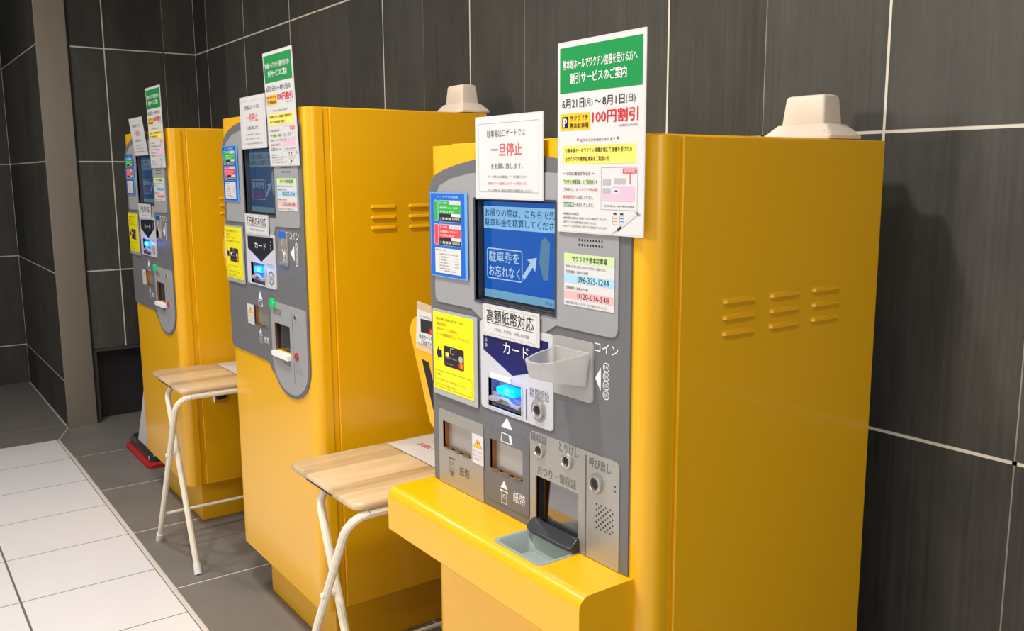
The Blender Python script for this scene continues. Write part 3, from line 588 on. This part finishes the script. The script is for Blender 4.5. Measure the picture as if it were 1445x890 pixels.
# ------------------------------------------------------------------ notices on the machines
def sheet(b, w, h, m=PAPER, film=.0025, t=.0012):
    b.prism(rrect(0, w, 0, h, .002), -t, 0, FILM); b.rect(film, w - film, film, h - film, -t - .0001, m)
def poster():
    b = B(); w, h = .206, .305; sheet(b, w, h); y = -.0016; yt = -.0019
    X = lambda t: t * w; Z = lambda t: (1 - t) * h
    R = lambda a, c, p, q, m, yy=y: b.rect(X(a), X(c), Z(q), Z(p), yy, m)
    T = lambda s, a, c, p, q, m=INK, bo=0: b.text(s, X(a), X(c), Z(q), Z(p), yt, m, bo)
    R(.03, .965, .03, .265, GREEN)
    T('熊本城ホールでワクチン接種を受ける方へ', .07, .91, .095, .145, WHITE, .012); T('割引サービスのご案内', .16, .80, .165, .22, WHITE, .016)
    T('6月21日', .06, .325, .295, .345, INK, .006); T('(月)', .335, .425, .302, .345); T('～', .45, .52, .31, .33, INK, .01); T('8月1日', .54, .78, .297, .345, INK, .006); T('(日)', .795, .895, .302, .345)
    R(.035, .40, .372, .46, OYEL); b.prism(rrect(X(.06), X(.135), Z(.447), Z(.387), .002), -.0018, -.0012, NAVY); T('P', .078, .118, .397, .44, WHITE, .03)
    T('サクラマチ', .16, .375, .382, .41, INK, .02); T('熊本駐車場', .16, .38, .422, .45, INK, .02)
    T('100円割引', .425, .925, .365, .43, RED, .02); T('※接種当日のみ有効', .72, .92, .445, .455)
    T('▼', .24, .27, .505, .52, RED); T('以下の①②が条件となります', .285, .685, .505, .522); T('▼', .70, .73, .505, .52, RED)
    R(.07, .91, .54, .635, PYEL)
    T('①熊本城ホールワクチン接種会場にて接種を受けた方', .10, .87, .553, .578, INK, .014); T('②サクラマチ熊本駐車場をご利用の方', .10, .62, .597, .622, INK, .014)
    T('～ ①②に該当される方 ～', .075, .45, .675, .695, INK, .012)
    R(.07, .27, .715, .743, LGRN); R(.325, .45, .715, .743, LGRN); T('「ワクチン接種済証」と「駐車券」を', .075, .49, .718, .74, INK, .006)
    T('ご持参の上、', .075, .215, .76, .78); T('2F サクラマチ熊本駐', .235, .495, .76, .78, RED); T('車場管理室', .075, .215, .8, .82, RED); T('へお越しください。', .225, .44, .8, .82)
    R(.07, .205, .838, .862, GREEN); T('駐車割引券', .078, .198, .841, .859, WHITE, .01); T('を進呈いたします。', .215, .45, .84, .86)
    b.frame(X(.53), X(.93), Z(.87), Z(.655), .0006, y, LINK); R(.55, .64, .715, .745, MAPG); R(.68, .8, .71, .74, MAPG); R(.55, .64, .76, .785, MAPG)
    R(.55, .9, .79, .825, PINK); R(.66, .9, .752, .79, PINK); R(.67, .73, .765, .785, WHITE, -.0017); R(.685, .72, .77, .78, NAVY, -.0018); R(.77, .92, .662, .687, PINKR); T('駐車場管理室', .785, .905, .667, .683, WHITE)
    R(.845, .855, .687, .74, PINKR); T('受付時間9:00～22:00 場所:2F管理室', .57, .9, .845, .855)
    for k, s in enumerate(('※接種当日のみ有効', '※他店舗様の割引はご利用できない場合がございます', '※本サービスは金券交換などはできません', '※本サービスは予告なく終了する場合がございます')): T(s, .075, (.27, .60, .48, .60)[k], .893 + .022 * k - .0, .906 + .022 * k, INK)
    for vx, m in ((.69, ORANGE), (.765, BLUE)):
        R(vx - .018, vx + .018, .885, .893, INK); b.frame(X(vx - .026), X(vx + .026), Z(.945), Z(.897), .0007, y, LINK, .003); R(vx - .02, vx + .02, .91, .913, m); R(vx - .02, vx + .02, .925, .928, m)
    b.line(X(.93), Z(.885), X(.76), Z(.955), .0045, -.0017, MAPG); b.line(X(.92), Z(.889), X(.77), Z(.951), .003, -.0018, PAPER); b.line(X(.95), Z(.893), X(.915), Z(.875), .0018, -.0018, GINK)
    b.line(X(.965), Z(.892), X(.93), Z(.874), .0022, -.0018, LINK); b.line(X(.765), Z(.953), X(.72), Z(.972), .004, -.0018, INK); b.line(X(.725), Z(.97), X(.665), Z(.995 - .005), .0008, -.0018, GINK)
    return b
def stop_notice():
    b = B(); w, h = .208, .15; sheet(b, w, h); y = -.0015; yt = -.0017
    b.frame(.011, w - .012, .013, h - .013, .0007, y, LINK)
    T = lambda s, a, c, p, q, m, bo=0: b.text(s, a * w, c * w, (1 - q) * h, (1 - p) * h, yt, m, bo)
    T('駐車場出口ゲートでは', .19, .755, .17, .255, GINK); T('一旦停止', .25, .71, .33, .48, PINKR, .016); T('をお願い致します。', .25, .72, .565, .635, GINK)
    T('ゲートが開いた後は確認後、ゲートを通過ください。', .2, .78, .71, .745, GINK); T('前車両とゲート通過後には必ずゲートが閉まります。', .2, .78, .79, .825, PINKR); T('ゲートが開かない場合は駐車券の再確認を挿入ください。', .2, .86, .875, .91, GINK)
    return b
def bill_notice(big, small):
    b = B(); w, h = .178, .061; sheet(b, w, h); b.frame(.006, w - .006, .005, h - .005, .0006, -.0015, LINK)
    b.text(big, .014, w - .016, .028, .053, -.0017, INK, .008); b.rect(.014, w - .016, .0255, .0265, -.0016, INK); b.text(small, .04, w - .03, .012, .018, -.0017, GINK); return b
def blue_card():
    b = B(); w, h = .138, .17; b.prism(rrect(0, w, 0, h, .001), -.0016, 0, mat('blue_film_edge', s2l(110, 165, 225), .2)); b.rect(.002, w - .009, .002, h - .002, -.0017, BLUE); w -= .008; y = -.002; yt = -.0023
    X = lambda t: t * w; Z = lambda t: (1 - t) * h
    R = lambda a, c, p, q, m, yy=y: b.rect(X(a), X(c), Z(q), Z(p), yy, m)
    T = lambda s, a, c, p, q, m, bo=0: b.text(s, X(a), X(c), Z(q), Z(p), yt, m, bo)
    T('★サクラマチ熊本駐車場', .2, .82, .035, .065, LBLUE)
    for z0, m, t1 in ((.09, CGREEN, '事前精算でスムーズ出庫'), (.37, CRED, '駐車券をお忘れなく')):
        b.prism(rrect(X(.11), X(.24), Z(z0 + .25), Z(z0), .004), -.0019, -.0016, LBLUE); b.prism(rrect(X(.12), X(.23), Z(z0 + .245), Z(z0 + .005), .004), -.0021, -.0016, m)
        b.prism(rrect(X(.25), X(.9), Z(z0 + .255), Z(z0), .004), -.0019, -.0016, LBLUE); R(.26, .89, z0 + .005, z0 + .165, m, -.0021); R(.26, .89, z0 + .16, z0 + .25, INK, -.0021)
        R(.56, .88, z0 + .01, z0 + .05, PAPER, -.0022); R(.62, .88, z0 + .155, z0 + .19, PAPER, -.0022); T('サービス券', .6, .85, z0 + .02, z0 + .042, GINK); T('P 入庫', .3, .5, z0 + .02, z0 + .045, WHITE)
        T(t1, .3, .8, z0 + .075, z0 + .1, WHITE); T('お得な割引', .3, .7, z0 + .12, z0 + .145, WHITE); T('☽ 駐車場 500円', .29, .85, z0 + .2, z0 + .235, WHITE)
    R(.13, .88, .655, .955, PAPER); T('最大料金のご案内', .15, .45, .67, .685, INK)
    for k in range(6): T(('24時間最大料金 平日のみの適用', '1. 昼間最大', '2. 夜間最大', '3. 休日最大', '割引適用後の料金', '※特別日を除く')[k], .26, (.8, .5, .48, .52, .55, .6)[k], .72 + .034 * k, .735 + .034 * k, GINK)
    for k in range(4): T('1,000円', .68, .82, .76 + .034 * k, .772 + .034 * k, GINK)
    T('精算機にて適用', .4, .72, .915, .93, RED); return b
def yellow_card():
    b = B(); w, h = .152, .163; b.prism(rrect(-.003, w + .012, -.012, h + .006, .003), -.0022, 0, mat('clear_holder', (.42, .42, .42), .15, coat=.6)); b.prism(rrect(0, w, 0, h, .001), -.003, -.0022, LYEL); y = -.0033; yt = -.0036
    R = lambda a, c, p, q, m, yy=y: b.rect(a * w, c * w, (1 - q) * h, (1 - p) * h, yy, m)
    T = lambda s, a, c, p, q, m, bo=0: b.text(s, a * w, c * w, (1 - q) * h, (1 - p) * h, yt, m, bo)
    O_ = mat('olive_ink', s2l(120, 110, 20), .5)
    T('SAKURA MACHI カードの', .08, .78, .06, .10, O_); T('現金割引は', .1, .35, .125, .165, ORANGE, .015); T('割引', .1, .22, .19, .225, O_); T('サービス適用前に', .24, .63, .19, .225, ORANGE, .01); T('カードの裏面を下にしてください。', .08, .92, .255, .30, O_)
    b.poly([(.08 * w, .47 * h), (.14 * w, .38 * h), (.14 * w, .42 * h), (.22 * w, .42 * h), (.22 * w, .52 * h), (.14 * w, .52 * h), (.14 * w, .57 * h)], y, NAVY)
    b.prism(rrect(.28 * w, .77 * w, .33 * h, .59 * h, .004), -.0035, -.003, mat('card_black', s2l(48, 34, 40), .35)); yk = -.0038
    R(.32, .4, .49, .54, PYEL, yk); b.frame(.44 * w, .54 * w, .5 * h, .58 * h, .0014, yk, MAPG, .003); b.text('SAKURA MACHI', .32 * w, .6 * w, .435 * h, .455 * h, yk, MAPG); b.disc(.7 * w, .465 * h, .0075, yk, MAPG); b.disc(.685 * w, .385 * h, .0065, yk, RED); b.disc(.725 * w, .385 * h, .0065, yk - .0001, ORANGE); b.text('1234 5678', .32 * w, .5 * w, .36 * h, .375 * h, yk, LINK)
    b.frame(.03 * w, .96 * w, .03 * h, .25 * h, .0007, y, O_); T('ご注意', .06, .18, .785, .815, O_); T('カードを先にカードを通してください', .06, .82, .85, .88, O_); T('サービスカードを差し込みます。', .06, .6, .915, .945, O_); return b

NOT = {}
def place(kind, build, loc, label, cat, group, rx=0, ry=0):
    if kind not in NOT: o = NOT[kind] = build().obj(kind, smooth=0)
    else: o = NOT[kind].copy(); COL.objects.link(o)
    o.location = loc; o.rotation_euler = (rx, ry, 0); return tag(o, label, cat, group)
YF, YN = -.717 - .0082, -.714 - .0082
G1 = 'discount posters standing above the machines'; G2 = 'stop notices taped over the displays'; G3 = 'banknote notices under the displays'; G4 = 'blue price cards left of the displays'; G5 = 'yellow card instruction sheets'
place('discount_poster', poster, (XN + .444, YN, 1.308), 'tall white poster with green header at the top of the nearest machine', 'poster', G1)
place('discount_poster', poster, (XM + .443, YF - .0, 1.428), 'tall white poster with green header at the top of the middle machine', 'poster', G1, .03)
place('discount_poster', poster, (XF + .456, YF, 1.433), 'tall white poster with green header at the top of the farthest machine', 'poster', G1, .01)
place('stop_notice', stop_notice, (XN + .197, YN, 1.358), 'white stop notice with red characters on the nearest machine', 'notice', G2)
place('stop_notice', stop_notice, (XM + .215, YF, 1.48), 'white stop notice with red characters on the middle machine', 'notice', G2)
place('stop_notice', stop_notice, (XF + .213, YF, 1.485), 'white stop notice with red characters leaning forward on the farthest machine', 'notice', G2, .107)
place('banknote_notice', lambda: bill_notice('高額紙幣対応', '5千円札、五千円札、千円札 対応可能'), (XN + .217, YN - .001, 1.1), 'white plate about large banknotes under the display of the nearest machine', 'notice', G3)
place('thousand_yen_notice', lambda: bill_notice('千円札のみ対応', '千円札のみご利用いただけます'), (XM + .213, YF - .001, 1.229), 'white plate about thousand yen notes under the dim display of the middle machine', 'notice', G3).scale = (1.08, 1, 1)
place('thousand_yen_notice', lambda: None, (XF + .213, YF - .001, 1.229), 'white plate about thousand yen notes under the display of the farthest machine', 'notice', G3).scale = (1.08, 1, 1)
place('price_card', blue_card, (XN + .028, YN, 1.198), 'blue price card with green and red tickets on the nearest machine', 'card', G4)
place('price_card', blue_card, (XM + .031, YF, 1.324), 'blue price card with green and red tickets on the middle machine', 'card', G4)
place('price_card', blue_card, (XF + .031, YF, 1.324), 'blue price card with green and red tickets on the farthest machine', 'card', G4)
place('card_instructions', yellow_card, (XN + .029, YN + .002, .96), 'lemon yellow card instruction sheet on the nearest machine', 'sheet', G5)
place('card_instructions', yellow_card, (XM + .016, YF + .002, 1.08), 'lemon yellow card instruction sheet on the middle machine', 'sheet', G5)
place('card_instructions', yellow_card, (XF + .016, YF + .002, 1.08), 'lemon yellow card instruction sheet on the farthest machine', 'sheet', G5)

# ------------------------------------------------------------------ antenna boxes on the machine tops
def antenna(x, y, z, label):
    root = empty('antenna_box', (x, y, z), label, 'antenna box', 'antenna boxes on the machine tops')
    def lp(a, c, zz, r): return [(p, q, zz) for p, q in rrect(-a, a, -c, c, r, 4)]
    b = B(); b.loft([lp(.078, .05, 0, .006), lp(.078, .05, .006, .006), lp(.056, .032, .028, .006)], BEIGE); f = b.obj('flange', root, bevel=.0015)
    for sx in (-.06, .06):
        s = B(); s.lathe([(.004, -.043), (.004, -.041)], sx, .012, DBLK, 10); s.obj('screw_hole', f)
    b = B(); b.loft([lp(.048, .03, .024, .005), lp(.043, .025, .077, .005), lp(.041, .023, .081, .005), lp(.037, .019, .083, .005)], BEIGE); b.obj('housing', root)
    return root
antenna(XN + .535, -.172, 1.4645, 'beige antenna box on the top rear of the nearest machine')
antenna(XM + .565, -.165, 1.5835, 'beige antenna box on the top rear of the middle machine')

# ------------------------------------------------------------------ folding tables
def table(x, label, lo, li):
    """x: left front corner; lo/li: (top x, foot x) of the outer and inner leg frames seen from the front"""
    root = empty('folding_table', (x, -.838, 0), label, 'table', 'small folding tables between the machines')
    w, d, z = .392, .5, .672
    b = B(); b.loft([[(p, q, zz) for p, q in rrect(i, w - i, i, d - i, .03, 5)] for i, zz in ((.006, z - .019), (.001, z - .015), (0, z - .008), (.002, z - .002), (.006, z))], WOOD); t = b.obj('tabletop', root, smooth=50)
    h = B(); h.box(.12, .27, -.0005, .003, z - .015, z - .011, BLACK); h.obj('edge_label', t)
    for nm, (xt, xf), yy in (('outer', lo, 0), ('inner', li, .03)):
        y0, y1 = -.012 + yy, d + .0 - yy - .01; zt = z - .03; k = (xf - xt) / zt
        f = B(); r = .05
        at_ = lambda zz: xt + (zt - zz) * k
        pts = [(at_(.012), y0, .012)] + [(at_(q), y0, q) for q in (.15, .3, .45, zt - r)] + [(at_(zt - r + r * math.sin(math.radians(a))), y0 + r - r * math.cos(math.radians(a)), zt - r + r * math.sin(math.radians(a))) for a in (22, 45, 67, 90)]
        f.tube(pts, .0105, IVORY); f.obj('leg', root)
        pts2 = [(a, y0 + y1 - c, e) for a, c, e in pts]; f = B(); f.tube(pts2, .0105, IVORY); f.obj('leg', root)
        f = B(); f.tube([(xt, y0 + r, zt), (xt, y1 - r, zt)], .0105, IVORY); f.obj('frame_rail', root)
        if nm == 'outer': f = B(); f.tube([(at_(.13), y0, .13), (at_(.13), y1, .13)], .006, IVORY); f.obj('stretcher', root)
        f = B(); f.lathe([(.008, y0 - .006), (.008, y0 - .0125), (.004, y0 - .015)], at_(.405), .405, IVORY, 12); f.obj('pivot_bolt', root)
        for yc in (y0, y1):
            f = B(); f.tube([(at_(0.0), yc, 0.0005), (at_(.035), yc, .035)], .0135, WHITE, 12); f.obj('foot_cap', root)
    return root
table(3.982, 'wooden folding tray table in front, between the nearest and the middle machine', (.383, .003), (.142, .41))
table(2.627, 'wooden folding tray table behind, between the middle and the farthest machine', (.383, .008), (.135, .405))
def paper(x, y, rz, label):
    b = B(); w, d = .297, .21; n = 8
    V = [(w * i / n, d * j / 2, .0008 + .003 * (1 - math.cos(math.pi * j)) * 0 + .0015 * math.sin(3.1 * i / n)) for j in range(3) for i in range(n + 1)]
    b.add(V, [(j * (n + 1) + i, j * (n + 1) + i + 1, (j + 1) * (n + 1) + i + 1, (j + 1) * (n + 1) + i) for j in range(2) for i in range(n)], PAPER)
    for k, (c, t) in enumerate(((RED, 'お願い'), (GINK, 'ご記入後はこちらへ'))):
        V, F = text_mesh(t, 0); a = max(p[0] for p in V); s = .07 / a
        b.add([(.06 + p[0] * s, .06 + .05 * k + p[1] * s, .0035) for p in V], F, c)
    o = b.obj('paper_sheet', smooth=60); o.location = (x, y, .673); o.rotation_euler = (0, 0, rz); return tag(o, label, 'paper', 'printed papers on the folding tables')
paper(4.0, -.56, .0, 'white printed sheet lying on the folding table beside the nearest machine')
paper(2.66, -.6, .0, 'white printed sheet lying on the folding table beside the middle machine')

# ------------------------------------------------------------------ sign stand base by the far machine
root = empty('sign_stand', (1.5, -.56, 0), 'black sign stand base with a red rubber rim on the floor beside the farthest machine', 'sign stand')
def lp(i, z, r): return [(p, q, z) for p, q in rrect(-.25 + i, .225 - i, -.105 + i, .2 - i, r, 5)]
b = B(); b.loft([lp(0, 0.001, .03), lp(0, .018, .03), lp(.012, .026, .03)], REDRUB); b.obj('rubber_rim', root)
b = B(); b.loft([lp(.018, .022, .03), lp(.018, .055, .03), lp(.03, .07, .03)], CHAR); bb = b.obj('base', root)
b = B(); b.box(.17, .19, -.0885, -.0865, .036, .052, PAPER); b.obj('label', bb)
b = B(); b.prism([(-.106, .066), (.16, .066), (.16, .44), (.13, .44), (.024, .26)], -.07, -.05, mat('sign_board_white', (.7, .7, .72), .4)); b.obj('sign_board', root, bevel=.003)
